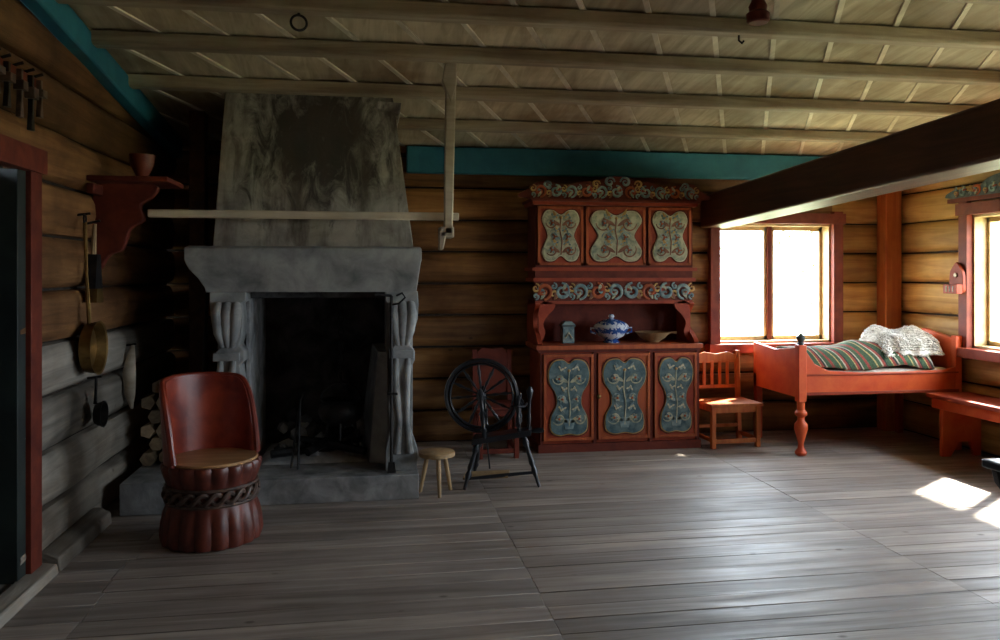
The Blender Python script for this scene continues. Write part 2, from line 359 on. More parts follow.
# ------------------------------------------------------------------ scroll carving
def scroll(b,cx,cz,r,turn,a0,y,mat,th,sgn=1,axis='Y',flat=.6):
    n=int(14*turn)+4; pts=[];rs=[]
    for i in range(n):
        t=i/(n-1); a=a0+sgn*turn*2*math.pi*t; rr=r*(1-t*.88)
        u=cx+rr*math.cos(a); v=cz+rr*math.sin(a)
        pts.append((u,y,v) if axis=='Y' else (y,u,v)); rs.append(th*(.55+.6*math.sin(math.pi*min(1,t*1.2)))*(1-.45*t))
    b.tube(pts,rs,mat,6,None,flat)
def leaf(b,cx,cz,L,wd,a,y0,y1,mat,axis='Y'):
    o=[(0,0),(.3,.8),(.65,.9),(1,0),(.65,-.55),(.3,-.8)]
    q=[]
    for u,v in smoothpoly([(p*L,w_*wd) for p,w_ in o],3):
        q.append((cx+u*math.cos(a)-v*math.sin(a),cz+u*math.sin(a)+v*math.cos(a)))
    b.prism(q,y0,y1,mat,axis)
def carving(b,x0,x1,z0,z1,y,axis='Y',n=6,out=-1):
    cx=(x0+x1)/2; h=z1-z0; w=(x1-x0)/n
    for i in range(n):
        x=x0+w*(i+.5); s=1 if x>cx else -1; up=1 if i%2 else -1
        r=h*.42
        scroll(b,x,(z0+z1)/2,r,1.5,math.pi/2*up,y,M_blue if i%3 else M_orange,h*.11,s*up,axis)
        scroll(b,x+s*w*.46,(z0+z1)/2-up*h*.16,r*.55,1.3,-math.pi/2*up,y,M_gold,h*.075,-s*up,axis)
        scroll(b,x+s*w*.46,(z0+z1)/2+up*h*.26,r*.4,1.2,math.pi/2*up,y,M_blue,h*.07,s*up,axis)
        for q in range(3): leaf(b,x-s*w*.05,(z0+z1)/2+up*h*.02,h*.44,h*.10,math.pi/2*up+s*(.5+q*.75),y-.006,y+.008,(M_pale,M_red,M_blue)[q],axis)
        leaf(b,x+s*w*.25,(z0+z1)/2,h*.46,h*.11,-up*math.pi/2+s*.4,y-.006,y+.006,M_brown,axis)
w=B('window_header_carving'); w.box(XR-.075,XR-.02,4.8,6.3,2.125,2.16,M_dred); 
w.prism(smoothpoly([(4.85,2.16),(6.25,2.16),(6.22,2.24),(6.0,2.20),(5.85,2.30),(5.52,2.34),(5.2,2.30),(5.05,2.2),(4.87,2.24)],4),XR-.06,XR-.03,M_dblue,'X')
carving(w,4.88,6.22,2.165,2.27,XR-.065,'X',8); w.done(0)
# ------------------------------------------------------------------ cupboard
def cart(b,cx,cz,w,h,y,kind):
    U=[(0,-.80),(.38,-1),(.80,-.97),(1,-.62),(.80,-.22),(.70,0),(.80,.25),(1,.62),(.80,.97),(.4,1),(0,.82)]
    Lw=[(0,-.97),(.5,-1),(.88,-.86),(.88,-.5),(.62,-.2),(.66,.1),(.95,.38),(1,.7),(.76,.95),(.3,1),(0,.90)]
    P=U if kind=='u' else Lw
    full=P+[(-a,c) for a,c in P[-2:0:-1]]
    def sc(k,m): return [(cx+a*(w/2-m)*k,cz+c*(h/2-m)*k) for a,c in smoothpoly(full,4)]
    b.prism(sc(1,0),y-.008,y+.002,M_dred); b.prism(sc(1,.010),y-.014,y,M_gold if kind=='l' else M_cream); b.prism(sc(1,.018),y-.018,y,M_pale if kind=='u' else M_lblue)
    yy=y-.020
    if kind=='l': b.prism([(cx-.035,cz-h*.40),(cx+.035,cz-h*.40),(cx+.05,cz-h*.30),(cx+.03,cz-h*.27),(cx-.03,cz-h*.27),(cx-.05,cz-h*.30)],yy-.002,yy+.004,M_blue)
    st=M_pale if kind=='l' else M_brown
    b.tube([(cx,yy,cz-h*.36),(cx+.01,yy,cz-h*.1),(cx-.01,yy,cz+h*.1),(cx,yy,cz+h*.33)],.006,st,6,None,.6)
    for s in (-1,1):
        for q,zz in enumerate((-.27,-.02,.24)):
            ww=w*(.17 if q==1 else .24)
            scroll(b,cx+s*ww*.95,cz+zz*h,ww*.62,1.2,math.pi/2*(1-s)+(0 if q else .5),yy,st if q%2==0 else M_blue,.008,s*(1 if q%2 else -1),flat=.4)
            leaf(b,cx+s*.01,cz+(zz-.05)*h,ww*1.1,.018,math.pi/2-s*(1.0),yy-.002,yy+.004,M_blue if q%2 else st)
            leaf(b,cx+s*ww*.4,cz+(zz+.08)*h,ww*.9,.014,math.pi/2-s*(.5),yy-.002,yy+.004,M_gold if kind=='u' else M_blue)
            for k in range(6):
                a=k*1.047; leaf(b,cx+s*ww*.95,cz+zz*h,.032,.011,a,yy-.006,yy,(M_pale if k%2 else M_blue) if kind=='l' else (M_blue if k%2 else M_brown))
            for k in range(4):
                a=k*1.57+.4; leaf(b,cx+s*ww*(.5+.35*(k%2)),cz+(zz+.13)*h,.026,.009,a,yy-.003,yy+.002,M_cream if kind=='l' else M_blue)
            b.lathe([(.011,0),(.009,.003),(.004,.004)],M_orange,Matrix.Translation((cx+s*ww*.95,yy-.006,cz+zz*h))@Matrix.Rotation(R(90),4,'X'),8)
    b.lathe([(.014,0),(.012,.003),(.006,.005)],M_gold,Matrix.Translation((cx,yy+.002,cz+h*.34))@Matrix.Rotation(R(90),4,'X'),10)
c=B('painted_cupboard')
cx0,cx1,cy0,cy1=1.40,2.80,6.60,7.05
c.box(cx0-.02,cx1+.02,cy0-.02,cy1,0,.07,M_dred)
c.box(cx0,cx1,cy0+.02,cy1,.07,.87,M_red)
c.box(cx0-.04,cx1+.03,cy0-.04,cy1,.87,.905,M_orange)
c.box(cx0-.02,cx1+.02,cy0-.01,cy1,.845,.87,M_dred)
dw=[(1.415,1.86),(1.89,2.36),(2.39,2.785)]
for x in (1.40,1.862,2.362,2.785): c.box(x-.0,x+.026,cy0,cy0+.03,.07,.85,M_dred)
for i,(a,b_) in enumerate(dw):
    c.box(a+.012,b_-.0,cy0-.004,cy0+.03,.10,.83,M_orange if i==1 else M_red)
    for (p,q,r_,s_) in ((a+.012,a+.035,.10,.83),(b_-.022,b_,.10,.83)): c.box(p,q,cy0-.016,cy0,r_,s_,M_orange)
    for r_,s_ in ((.10,.125),(.805,.83)): c.box(a+.035,b_-.022,cy0-.016,cy0,r_,s_,M_orange)
    cart(c,(a+b_)/2+.006,.465,(b_-a)-.065,.665,cy0-.004,'l')
c.lathe([(.012,0),(.02,.02),(.004,.03)],M_brass,T(1.90,cy0-.016,.47,rx=R(90)),10)
uy=6.72
c.box(cx0+.03,cx1-.03,cy1-.03,cy1,.90,1.56,M_dred)
side=smoothpoly([(6.63,.905),(6.68,.98),(6.80,1.05),(6.80,1.15),(6.73,1.22),(6.73,1.26),(7.05,1.26),(7.05,.905)],4)
for x in (cx0-.02,cx1-.03): c.prism(side,x,x+.04,M_red,'X')
for s,x in ((1,cx0+.02),(-1,cx1-.03)):
    c.prism(smoothpoly([(x,1.25),(x,.93),(x+s*.05,1.0),(x+s*.03,1.08),(x+s*.07,1.15),(x+s*.12,1.20),(x+s*.13,1.25)],3),uy+.0,uy+.025,M_red)
c.box(cx0-.02,cx1+.0,uy,cy1,1.25,1.275,M_red)
c.box(cx0-.02,cx1+.0,uy+.01,uy+.03,1.27,1.45,M_dred); carving(c,cx0-.02,cx1-.0,1.275,1.445,uy+.004,n=9)
c.box(cx0-.04,cx1+.02,uy-.02,cy1,1.445,1.475,M_red); c.box(cx0-.02,cx1,uy,cy1,1.475,1.54,M_dred); c.box(cx0-.05,cx1+.03,uy-.035,cy1,1.535,1.565,M_red)
c.box(cx0-.02,cx1,uy,cy1,1.565,2.11,M_dred)
for i,(a,b_) in enumerate([(1.40,1.80),(1.825,2.36),(2.385,2.78)]):
    c.box(a,b_,uy-.012,uy+.01,1.585,2.09,M_red)
    for (p,q,r_,s_) in ((a,a+.022,1.585,2.09),(b_-.022,b_,1.585,2.09),(a,b_,1.585,1.605),(a,b_,2.07,2.09)): c.box(p,q,uy-.022,uy,r_,s_,M_orange)
    cart(c,(a+b_)/2,1.838,(b_-a)-.05,.455,uy-.012,'u')
c.box(cx0-.05,cx1+.03,uy-.045,cy1,2.10,2.13,M_red); c.box(cx0-.07,cx1+.05,uy-.07,cy1,2.13,2.15,M_dred)
crown=smoothpoly([(cx0-.06,2.15),(cx1+.04,2.15),(cx1+.06,2.24),(cx1-.03,2.30),(cx1-.25,2.275),(cx1-.42,2.31),(2.3,2.29),(2.22,2.335),(2.1,2.355),(1.98,2.335),(1.9,2.29),(cx0+.42,2.31),(cx0+.25,2.275),(cx0+.03,2.30),(cx0-.08,2.24)],4)
c.prism(crown,uy-.03,uy-.005,M_dred); carving(c,cx0-.05,cx1+.03,2.155,2.285,uy-.037,n=11)
for s in (-1,1):
    scroll(c,2.10+s*.07,2.305,.045,1.5,math.pi/2*(1+s),uy-.038,M_blue,.014,-s); scroll(c,2.10+s*.19,2.285,.035,1.4,math.pi/2*(1+s),uy-.038,M_gold,.012,-s); scroll(c,2.10+s*.62,2.27,.035,1.4,math.pi/2*(1+s),uy-.038,M_blue,.012,-s)
c.done(.003,loc=(2.1,6.85,0))
def obj(name): return B(name)
b=obj('lidded_tureen'); m=T(2.08,6.80,.906)
b.lathe([(.07,0),(.075,.012),(.055,.025),(.11,.06),(.145,.11),(.15,.135),(.155,.14)],M_china,m); b.lathe([(.155,.14),(.15,.152),(.12,.18),(.07,.20),(.03,.207),(.018,.215),(.028,.23),(.02,.245),(.005,.25)],M_china,m)
for s in (-1,1): b.tube([(2.08+s*.145,6.8,1.03),(2.08+s*.185,6.8,1.035),(2.08+s*.185,6.8,1.0),(2.08+s*.14,6.8,.985)],.009,M_china)
b.done(loc=(2.08,6.80,.906))
b=obj('wooden_bowl'); m=T(2.46,6.80,.906)
b.lathe([(.06,0),(.065,.01),(.11,.04),(.15,.085),(.155,.09),(.145,.088),(.10,.045),(.05,.02)],M_lwood,m); b.tube([(2.58,6.8,.975),(2.64,6.8,.99),(2.68,6.79,.985)],[.012,.009,.014],M_lwood); b.done(loc=(2.46,6.8,.906))
b=obj('painted_box'); b.box(1.64,1.74,6.78,6.88,.906,1.05,M_blue); b.box(1.63,1.75,6.77,6.89,1.05,1.065,M_dblue); b.prism([(1.63,1.065),(1.75,1.065),(1.72,1.095),(1.66,1.095)],6.78,6.88,M_blue)
b.tube([(1.66,6.775,.95),(1.69,6.775,1.0),(1.72,6.775,.95)],.006,M_cream); b.done(.003)
# ------------------------------------------------------------------ fireplace
f=B('stone_fireplace')
f.box(-1.10,.31,5.38,7.02,0,.165,M_stoneD)
f.box(-1.55,-1.10,5.28,7.02,0,.20,M_stoneD)
f.box(-1.06,-.86,5.80,7.02,.165,1.40,M_stone); f.box(.10,.29,5.80,7.02,.165,1.40,M_stone)
f.box(-.86,-.83,5.72,6.6,.165,1.40,M_stoneD)
f.hexa([(-.02,5.76,.165),(.11,5.70,.165),(.11,6.55,.165),(-.10,6.55,.165),(.04,5.80,.95),(.11,5.72,.95),(.11,6.55,.95),(.0,6.55,.95)],M_stone)
f.box(-.87,.11,6.55,7.02,.165,1.40,M_soot); f.box(-.84,.10,5.75,6.56,1.34,1.40,M_soot)
f.hexa([(-.6,6.35,.165),(-.12,6.35,.165),(-.08,6.56,.165),(-.65,6.56,.165),(-.5,6.45,.62),(-.2,6.45,.62),(-.18,6.56,.75),(-.55,6.56,.75)],M_soot)
f.loft([(-1.08,.30,5.50,7.02,1.385),(-1.085,.305,5.48,7.02,1.42),(-1.12,.312,5.45,7.02,1.48),(-1.17,.32,5.42,7.02,1.54),(-1.19,.325,5.41,7.02,1.58),(-1.195,.33,5.40,7.02,1.60),(-1.195,.33,5.40,7.02,1.675),(-1.17,.32,5.42,7.02,1.69)],M_stone)
def pil(xs,y0,y1): 
    f.prism(xs,y0,y1,M_stone)
Lp=[(-1.06,1.39),(-.83,1.39),(-.83,1.33),(-.86,1.31),(-.85,1.22),(-.855,1.10),(-.875,1.03),(-.84,.99),(-.84,.93),(-.87,.90),(-.85,.75),(-.845,.5),(-.84,.30),(-.80,.25),(-.80,.165),(-1.07,.165),(-1.07,.25),(-1.03,.30),(-1.01,.5),(-1.0,.75),(-.985,.90),(-1.02,.93),(-1.02,.99),(-.98,1.03),(-1.01,1.10),(-1.05,1.20),(-1.06,1.31)]
pil(Lp,5.52,5.82)
Rp=[(.31,1.39),(.09,1.39),(.09,1.32),(.12,1.30),(.105,1.2),(.12,1.08),(.15,1.02),(.12,.98),(.12,.92),(.15,.88),(.13,.75),(.11,.62),(.12,.45),(.09,.30),(.09,.165),(.30,.165),(.31,.30),(.27,.42),(.23,.6),(.245,.75),(.27,.88),(.29,.92),(.29,.98),(.25,1.02),(.28,1.1),(.31,1.2),(.315,1.3)]
pil(Rp,5.50,5.80)
for x,s in ((-.945,-1),(.205,1)):
    for k in range(3): f.tube([(x+(k-1)*.055,5.515,1.31),(x+(k-1)*.06,5.47,1.24),(x+(k-1)*.05,5.48,1.12),(x+(k-1)*.03,5.515,1.02)],[.03,.04,.034,.018],M_stone,10)
    f.tube([(x-.04,5.51,.94),(x-.05,5.49,.8),(x-.02,5.50,.5),(x-.04,5.50,.28)],[.02,.03,.02,.03],M_stone)
    f.tube([(x+.04,5.51,.94),(x+.03,5.49,.8),(x+.03,5.50,.5),(x+.05,5.50,.28)],[.02,.026,.02,.03],M_stone)
    f.box(x-.09,x+.08,5.49,5.56,.93,.985,M_stone)
def hz(y): return zc(y)-.004
f.hexa([(-1.05,5.58,1.688),(.285,5.58,1.688),(.285,7.02,1.688),(-1.05,7.02,1.688),(-1.02,5.86,hz(5.86)),(.15,5.86,hz(5.86)),(.15,7.02,hz(7.02)),(-1.02,7.02,hz(7.02))],M_hood)
f.hexa([(.03,5.82,2.70),(.19,5.82,2.66),(.19,6.4,2.66),(.03,6.4,2.70),(.03,5.80,2.75),(.21,5.80,2.74),(.21,6.4,2.70),(.03,6.4,2.71)],M_hood)
vs=[];fs=[];n=24
for i in range(n+1):
    for j in range(n+1):
        u=i/n;v=j/n; e=math.sin(math.pi*u)**.5*math.sin(math.pi*v)**.5
        vs.append((-.80+.78*u,5.80+.65*v,.160+.075*e+.035*e*noise.noise(Vector((u*7,v*7,1)))+.06*e*v))
for i in range(n):
    for j in range(n): k=i*(n+1)+j; fs.append((k,k+n+1,k+n+2,k+1))
f.add(vs,fs,M_ash,True)
for i in range(70):
    x=random.uniform(-.75,-.04);yy=random.uniform(5.88,6.45);r=random.uniform(.02,.07)*(1.2 if yy>6.2 else .8)
    vs=[];bm2=bmesh.new(); bmesh.ops.create_icosphere(bm2,subdivisions=1,radius=r)
    for v in bm2.verts: vs.append(tuple(v.co*(1+random.uniform(-.25,.25))))
    fs=[tuple(v.index for v in fc.verts) for fc in bm2.faces]; bm2.free()
    f.add(vs,fs,(M_stoneD,M_ash,M_soot)[i%3],False,Matrix.Translation((x,yy,.21+r*.5+max(0,(yy-6.1))*.4)))
f.done(.012)
b=B('charred_logs')
for p,q in (((-.7,5.8,.24),(-.1,6.0,.25)),((-.55,6.05,.29),(-.05,5.80,.24)),((-.45,5.78,.25),(-.15,6.15,.33))): b.tube([p,tuple((Vector(p)+Vector(q))/2+Vector((0,0,.012))),q],[.03,.036,.028],M_iron,8)
b.done()
b=B('cooking_pot'); m=T(-.22,5.86,.42)
b.lathe([(.02,0),(.09,.01),(.145,.05),(.165,.10),(.15,.15),(.13,.17),(.15,.19),(.14,.19),(.12,.165),(.14,.10),(.06,.03)],M_iron,m)
b.tube([(-.22+.145*math.cos(a),5.86,.60+.13*math.sin(a)) for a in [math.pi*i/12 for i in range(13)]],.008,M_iron)
for i in range(13):
    z=.74+i*.05; k=i%2
    b.tube([(-.22+(.018*math.cos(a) if k else 0),5.86+(0 if k else .018*math.cos(a)),z+.035*math.sin(a)) for a in [2*math.pi*j/8 for j in range(8)]],.006,M_iron,5,closed=True)
for a in range(3): 
    an=a*2.1+.5; b.tube([(-.22+.1*math.cos(an),5.86+.1*math.sin(an),.45),(-.22+.13*math.cos(an),5.86+.13*math.sin(an),.33)],[.014,.008],M_iron)
b.tube([(-.22,5.86,1.35),(-.22,5.86,1.375)],.01,M_iron); b.done()
b=B('fireplace_crane'); b.tube([(.13,5.44,.168),(.13,5.44,1.36)],.011,M_iron); b.tube([(.13,5.44,1.36),(.02,5.40,1.37)],.009,M_iron)
b.tube([(.13,5.44,1.30),(.18,5.40,1.31),(.22,5.40,1.35),(.20,5.40,1.38),(.16,5.40,1.36)],.007,M_iron); b.tube([(.10,5.43,.70),(.17,5.43,.70)],.008,M_iron); b.prism([(.10,.168),(.16,.168),(.15,.24),(.11,.24)],5.43,5.45,M_iron); b.done()
b=B('fire_tongs'); b.tube([(-.55,5.66,.17),(-.50,5.80,.62),(-.48,5.84,.66)],.008,M_iron); b.tube([(-.50,5.62,.17),(-.50,5.80,.62)],.008,M_iron); b.done()
b=B('drying_pole'); b.box(-1.36,.56,5.18,5.225,1.855,1.905,M_tan); b.done(.008)
b=B('hanging_pole_bracket'); 
zt=zc(5.12)-.01
b.prism([(.455,1.76),(.51,1.76),(.535,zt),(.465,zt)],5.10,5.15,M_tan)
b.prism([(.50,2.6),(.535,2.72),(.535,zt),(.465,zt),(.44,2.74)],5.09,5.16,M_tan)
b.box(.43,.52,5.10,5.26,1.74,1.81,M_tan); b.prism([(.42,1.66),(.45,1.66),(.475,1.78),(.42,1.78)],5.10,5.15,M_tan); b.box(.47,.51,5.235,5.26,1.74,1.94,M_tan); b.done(.008)
b=B('wall_shelf'); b.box(XL+.01,-1.20,5.0,5.42,2.055,2.085,M_dred)
sh=smoothpoly([(XL+.01,2.055),(-1.32,2.055),(-1.33,1.98),(-1.40,1.93),(-1.38,1.84),(-1.46,1.78),(-1.50,1.66),(-1.58,1.62),(XL+.01,1.55)],4)
b.prism(sh,5.17,5.23,M_dred); b.prism([(5.0,2.04),(5.42,2.04),(5.42,1.98),(5.0,1.98)],XL+.01,XL+.05,M_dred,'X'); b.done(.005)
b=B('turned_red_pot'); m=T(-1.42,5.3,2.086); b.lathe([(.05,0),(.055,.01),(.035,.03),(.05,.06),(.070,.10),(.074,.15),(.078,.165),(.062,.167),(.055,.10),(.02,.06)],M_pot,m); b.done()
# ------------------------------------------------------------------ door left
b=B('door_1'); 
b.box(XL-.02,XL+.04,4.16,4.29,0,2.10,M_dred); b.box(XL-.02,XL+.04,3.12,3.30,0,2.10,M_dred); b.box(XL-.02,XL+.055,3.06,4.32,2.0,2.12,M_dred)
b.box(XL-.16,XL+.015,4.07,4.165,0,2.0,M_doordark); b.box(XL-.16,XL-.025,3.28,3.32,0,2.0,M_doordark)  # reveals coloured as dark as the doorway shade
b.box(XL-.19,XL-.15,3.3,4.10,0,2.0,M_doordark); 
for z in (.25,.95,1.5): b.box(XL-.15,XL-.14,3.36,4.06,z,z+.035,M_doordark)
b.tube([(XL-.15,4.0,1.0),(XL-.09,4.0,1.0),(XL-.09,3.9,1.0)],.012,M_iron); b.box(XL-.14,XL+.04,3.32,4.08,0,.05,M_logG); b.done(.006)
b=B('hanging_tool_rack'); b.box(XL+.015,XL+.06,3.6,4.22,2.40,2.45,M_dred)
for i,y in enumerate((3.72,3.82,3.95,4.07,4.17)):
    b.tube([(XL+.03,y,2.45),(XL+.09,y,2.47)],.008,M_iron)
    h=(.16,.2,.22,.26,.18)[i]; b.prism([(y-.012,2.44),(y+.012,2.44),(y+.008,2.44-h*.6),(y+.02,2.44-h),(y-.02,2.44-h),(y-.008,2.44-h*.6)],XL+.062,XL+.085,M_iron if i%2 else M_rope,'X')
    b.box(XL+.055,XL+.10,y-.028,y+.028,2.42-h*.35,2.42-h*.15,M_rope)
b.done(.004)
def hang(name,fn): b=B(name); fn(b); b.done()
def pan(b):
    m=T(XL+.05,4.93,1.08,ry=R(90)); b.lathe([(.12,-.02),(.14,-.01),(.15,.05),(.157,.055),(.145,.05),(.125,.0),(.02,-.005)],M_brass,m)
    b.tube([(XL+.06,4.90,1.22),(XL+.055,4.87,1.5),(XL+.05,4.86,1.80)],[.013,.009,.012],M_brass); b.tube([(XL+.05,4.86+.02*math.cos(a),1.82+.025*math.sin(a)) for a in [2*math.pi*i/10 for i in range(10)]],.005,M_iron,6,closed=True)
    b.tube([(XL,4.86,1.84),(XL+.08,4.86,1.85)],.007,M_iron)
hang('brass_frying_pan',pan)
def brush(b):
    b.tube([(XL+.05,5.02,1.80),(XL+.05,5.0,1.62)],[.012,.016],M_lwood); b.prism([(4.97,1.62),(5.03,1.62),(5.07,1.42),(4.94,1.42)],XL+.03,XL+.08,M_iron,'X'); b.prism([(4.955,1.42),(5.055,1.42),(5.065,1.34),(4.945,1.34)],XL+.025,XL+.085,M_brass,'X'); b.tube([(XL,5.02,1.80),(XL+.08,5.02,1.82)],.007,M_iron)
hang('hanging_brush',brush)
def ladle(b):
    b.tube([(XL+.05,5.05,.90),(XL+.05,5.04,.80),(XL+.05,5.03,.74)],[.009,.008,.012],M_iron); b.lathe([(.02,-.02),(.06,-.005),(.080,.04),(.07,.04),(.05,.0),(.01,-.012)],M_iron,T(XL+.06,5.03,.68,ry=R(90)),16); b.tube([(XL,5.05,.89),(XL+.08,5.05,.90)],.007,M_iron)
hang('iron_ladle',ladle)
def horn(b):
    b.tube([(XL+.05,5.78,1.02),(XL+.06,5.70,.95),(XL+.06,5.66,.84),(XL+.06,5.68,.70),(XL+.06,5.72,.60)],[.012,.03,.045,.035,.01],M_tan,10,None,.45); b.tube([(XL,5.78,1.02),(XL+.07,5.78,1.03)],.007,M_iron)
hang('wooden_scoop',horn)
b=B('firewood_stack'); 
for k in range(6):
    for j in range(4-(k%2)):
        x=-1.50+j*.105+(k%2)*.05; z=.253+k*.095; 
        b.tube([(x,5.75+random.uniform(-.06,.06),z),(x,6.2,z)],.05,M_fire,5+random.randint(0,3))
b.done(.003)
b=B('fire_poker'); b.tube([(-1.12,5.50,.168),(-1.14,5.86,1.37)],.012,M_iron); b.tube([(-1.14,5.86,1.37),(-1.14,5.85,1.42),(-1.11,5.85,1.43)],.009,M_iron); b.done()
b=B('corner_timber'); b.box(-1.36,-1.24,6.3,6.42,.2,zc(6.36)-.0,M_dbeam); b.done(.01)
# ------------------------------------------------------------------ tub chair
b=B('log_tub_chair'); px,py=-.90,4.76
m=T(px,py,0); N=18
fl=lambda a,z:1+(.06*abs(math.sin(a*N/2))-.02)*(1 if z<.22 else (1.1 if z>.36 else 0))
b.lathe([(.235,0),(.262,.012),(.270,.05),(.264,.12),(.252,.18),(.244,.225),(.238,.28),(.238,.33),(.246,.365),(.256,.40),(.264,.435),(.256,.452),(.2,.455)],M_chbase,m,144,fl)
b.lathe([(.2,.44),(.245,.448),(.252,.458),(.246,.468),(.12,.470),(.02,.470)],M_seat,m,48)
for ph in (0,math.pi):
    b.tube([(px+(.246+.008*math.cos(11*a+ph))*math.cos(a),py+(.246+.008*math.cos(11*a+ph))*math.sin(a),.282+.026*math.sin(11*a+ph)) for a in [2*math.pi*i/200 for i in range(200)]],.014,M_rope,7,closed=True)
for zz in (.240,.326): b.tube([(px+.245*math.cos(a),py+.245*math.sin(a),zz) for a in [2*math.pi*i/48 for i in range(48)]],.010,M_rope,6,closed=True)
na=46; a0,a1=R(28),R(232); vs=[];fs=[]; rows=9
def toph(t): 
    e=min(t,1-t)*2; return .46+.44*min(1,(1-(1-min(1,e*2.3))**2.6))*(.93+.07*math.sin(math.pi*t))
for side_ in (0,1):
    for i in range(na+1):
        t=i/na; a=a0+(a1-a0)*t
        for j in range(rows+1):
            s=j/rows; z=.44+(toph(t)-.44)*s; r=.256+.025*s+ (0 if side_==0 else -.034-.004*s)
            vs.append((r*math.cos(a),r*math.sin(a),z+(.006 if 0<s else 0)))
n1=(na+1)*(rows+1)
for i in range(na):
    for j in range(rows):
        q=(i*(rows+1)+j,(i+1)*(rows+1)+j,(i+1)*(rows+1)+j+1,i*(rows+1)+j+1); fs.append(q); fs.append(tuple(n1+k for k in reversed(q)))
    a_=i*(rows+1)+rows; c_=(i+1)*(rows+1)+rows; fs.append((a_,c_,n1+c_,n1+a_)); a_=i*(rows+1); c_=a_+rows+1; fs.append((a_,n1+a_,n1+c_,c_))
for i in (0,na):
    for j in range(rows): k=i*(rows+1)+j; fs.append((k,k+1,n1+k+1,n1+k))
b.add(vs,fs,M_chred,True,m)
rim=[(px+.264*math.cos(a0+(a1-a0)*i/na),py+.264*math.sin(a0+(a1-a0)*i/na),toph(i/na)+.006) for i in range(na+1)]
b.tube(rim,.017,M_chred,8); b.done(loc=(px,py,0))
# ------------------------------------------------------------------ stool
def stool(name,x,y,h,r,rot):
    b=B(name); b.lathe([(r*.9,h-.035),(r,h-.03),(r,h-.005),(r*.95,h),(.01,h)],M_lwood,T(x,y,0),20)
    for k in range(3):
        a=rot+k*2*math.pi/3; b.rod((x+r*.55*math.cos(a),y+r*.55*math.sin(a),h-.03),(x+r*.98*math.cos(a),y+r*.98*math.sin(a),0),[(0,.014),(.3,.017),(.8,.013),(1,.012)],M_lwood)
    b.done(loc=(x,y,0))
stool('milking_stool',.44,5.5,.29,.125,.6)
# ------------------------------------------------------------------ spinning wheel
b=B('spinning_wheel'); wx,wy,wz=.78,5.72,.63; 
b.M=T(wx,wy,0,rz=R(-14))
ro=.255
b.tube([(ro*math.cos(a),0,wz+ro*math.sin(a)) for a in [2*math.pi*i/48 for i in range(48)]],.016,M_black,8,None,1.2,True)
b.tube([((ro-.026)*math.cos(a),0,wz+(ro-.026)*math.sin(a)) for a in [2*math.pi*i/48 for i in range(48)]],.009,M_black,6,None,1.6,True)
b.rod((0,-.045,wz),(0,.045,wz),[(0,.02),(.2,.035),(.5,.028),(.8,.035),(1,.02)],M_black,14)
for k in range(12):
    a=2*math.pi*k/12+.1; b.rod((.025*math.cos(a),0,wz+.025*math.sin(a)),((ro-.02)*math.cos(a),0,wz+(ro-.02)*math.sin(a)),[(0,.008),(.2,.006),(.35,.012),(.5,.007),(.7,.013),(.85,.006),(1,.008)],M_black,8)
b.rod((0,-.10,wz),(0,.10,wz),[(0,.007),(1,.007)],M_black,8)
post=[(0,.016),(.12,.016),(.16,.024),(.22,.013),(.45,.02),(.5,.026),(.55,.013),(.85,.017),(.9,.024),(.97,.015),(1,.008)]
for s in (-1,1): b.rod((.03,s*.085,.34),(0,s*.085,wz+.06),post,M_black)
b.hexa([(-.06,-.10,.29),(.36,-.08,.36),(.36,.08,.36),(-.06,.10,.29),(-.06,-.10,.33),(.36,-.08,.40),(.36,.08,.40),(-.06,.10,.33)],M_black)
leg=[(0,.016),(.1,.018),(.18,.026),(.25,.014),(.55,.022),(.62,.015),(.7,.024),(.8,.014),(1,.011)]
for p,q in (((-.02,-.06,.31),(-.10,-.20,0)),((-.02,.06,.31),(-.08,.22,0)),((.30,0,.36),(.42,-.08,0))): b.rod(p,q,leg,M_black)
b.rod((-.09,-.17,.07),(.39,-.06,.10),[(0,.01),(.5,.014),(1,.01)],M_black); b.prism([(-.12,.05),(.20,.07),(.20,.085),(-.12,.065)],-.12,.06,M_lwood)
b.rod((.05,.10,.08),(.0,.10,wz-.04),[(0,.006),(1,.006)],M_black)
b.rod((.27,-.10,.44),(.27,.10,.44),[(0,.016),(.1,.022),(.5,.016),(.9,.022),(1,.016)],M_black)
for s in (-1,1): b.rod((.27,s*.08,.43),(.27,s*.08,.65),[(0,.014),(.2,.022),(.35,.011),(.6,.02),(.75,.012),(.9,.02),(1,.006)],M_black)
b.rod((.27,0,.38),(.27,0,.45),[(0,.014),(1,.014)],M_black)
b.rod((.27,-.13,.57),(.27,.11,.57),[(0,.008),(.3,.008),(.31,.03),(.36,.03),(.37,.014),(.8,.014),(.81,.034),(.88,.034),(.89,.008),(1,.008)],M_black)
b.tube([(.27,-.11,.57),(.315,-.09,.57),(.325,.05,.57)],.008,M_black); b.tube([(.27,-.11,.57),(.225,-.09,.57),(.215,.05,.57)],.008,M_black)
b.rod((.34,.0,.39),(.35,0,.70),[(0,.012),(.3,.016),(.4,.01),(.7,.012),(.8,.02),(.9,.026),(1,.008)],M_black)
b.rod((.36,0,.38),(.45,0,.39),[(0,.01),(.5,.022),(1,.014)],M_black)
b.M=Matrix.Identity(4); b.done(loc=(wx,wy,0))
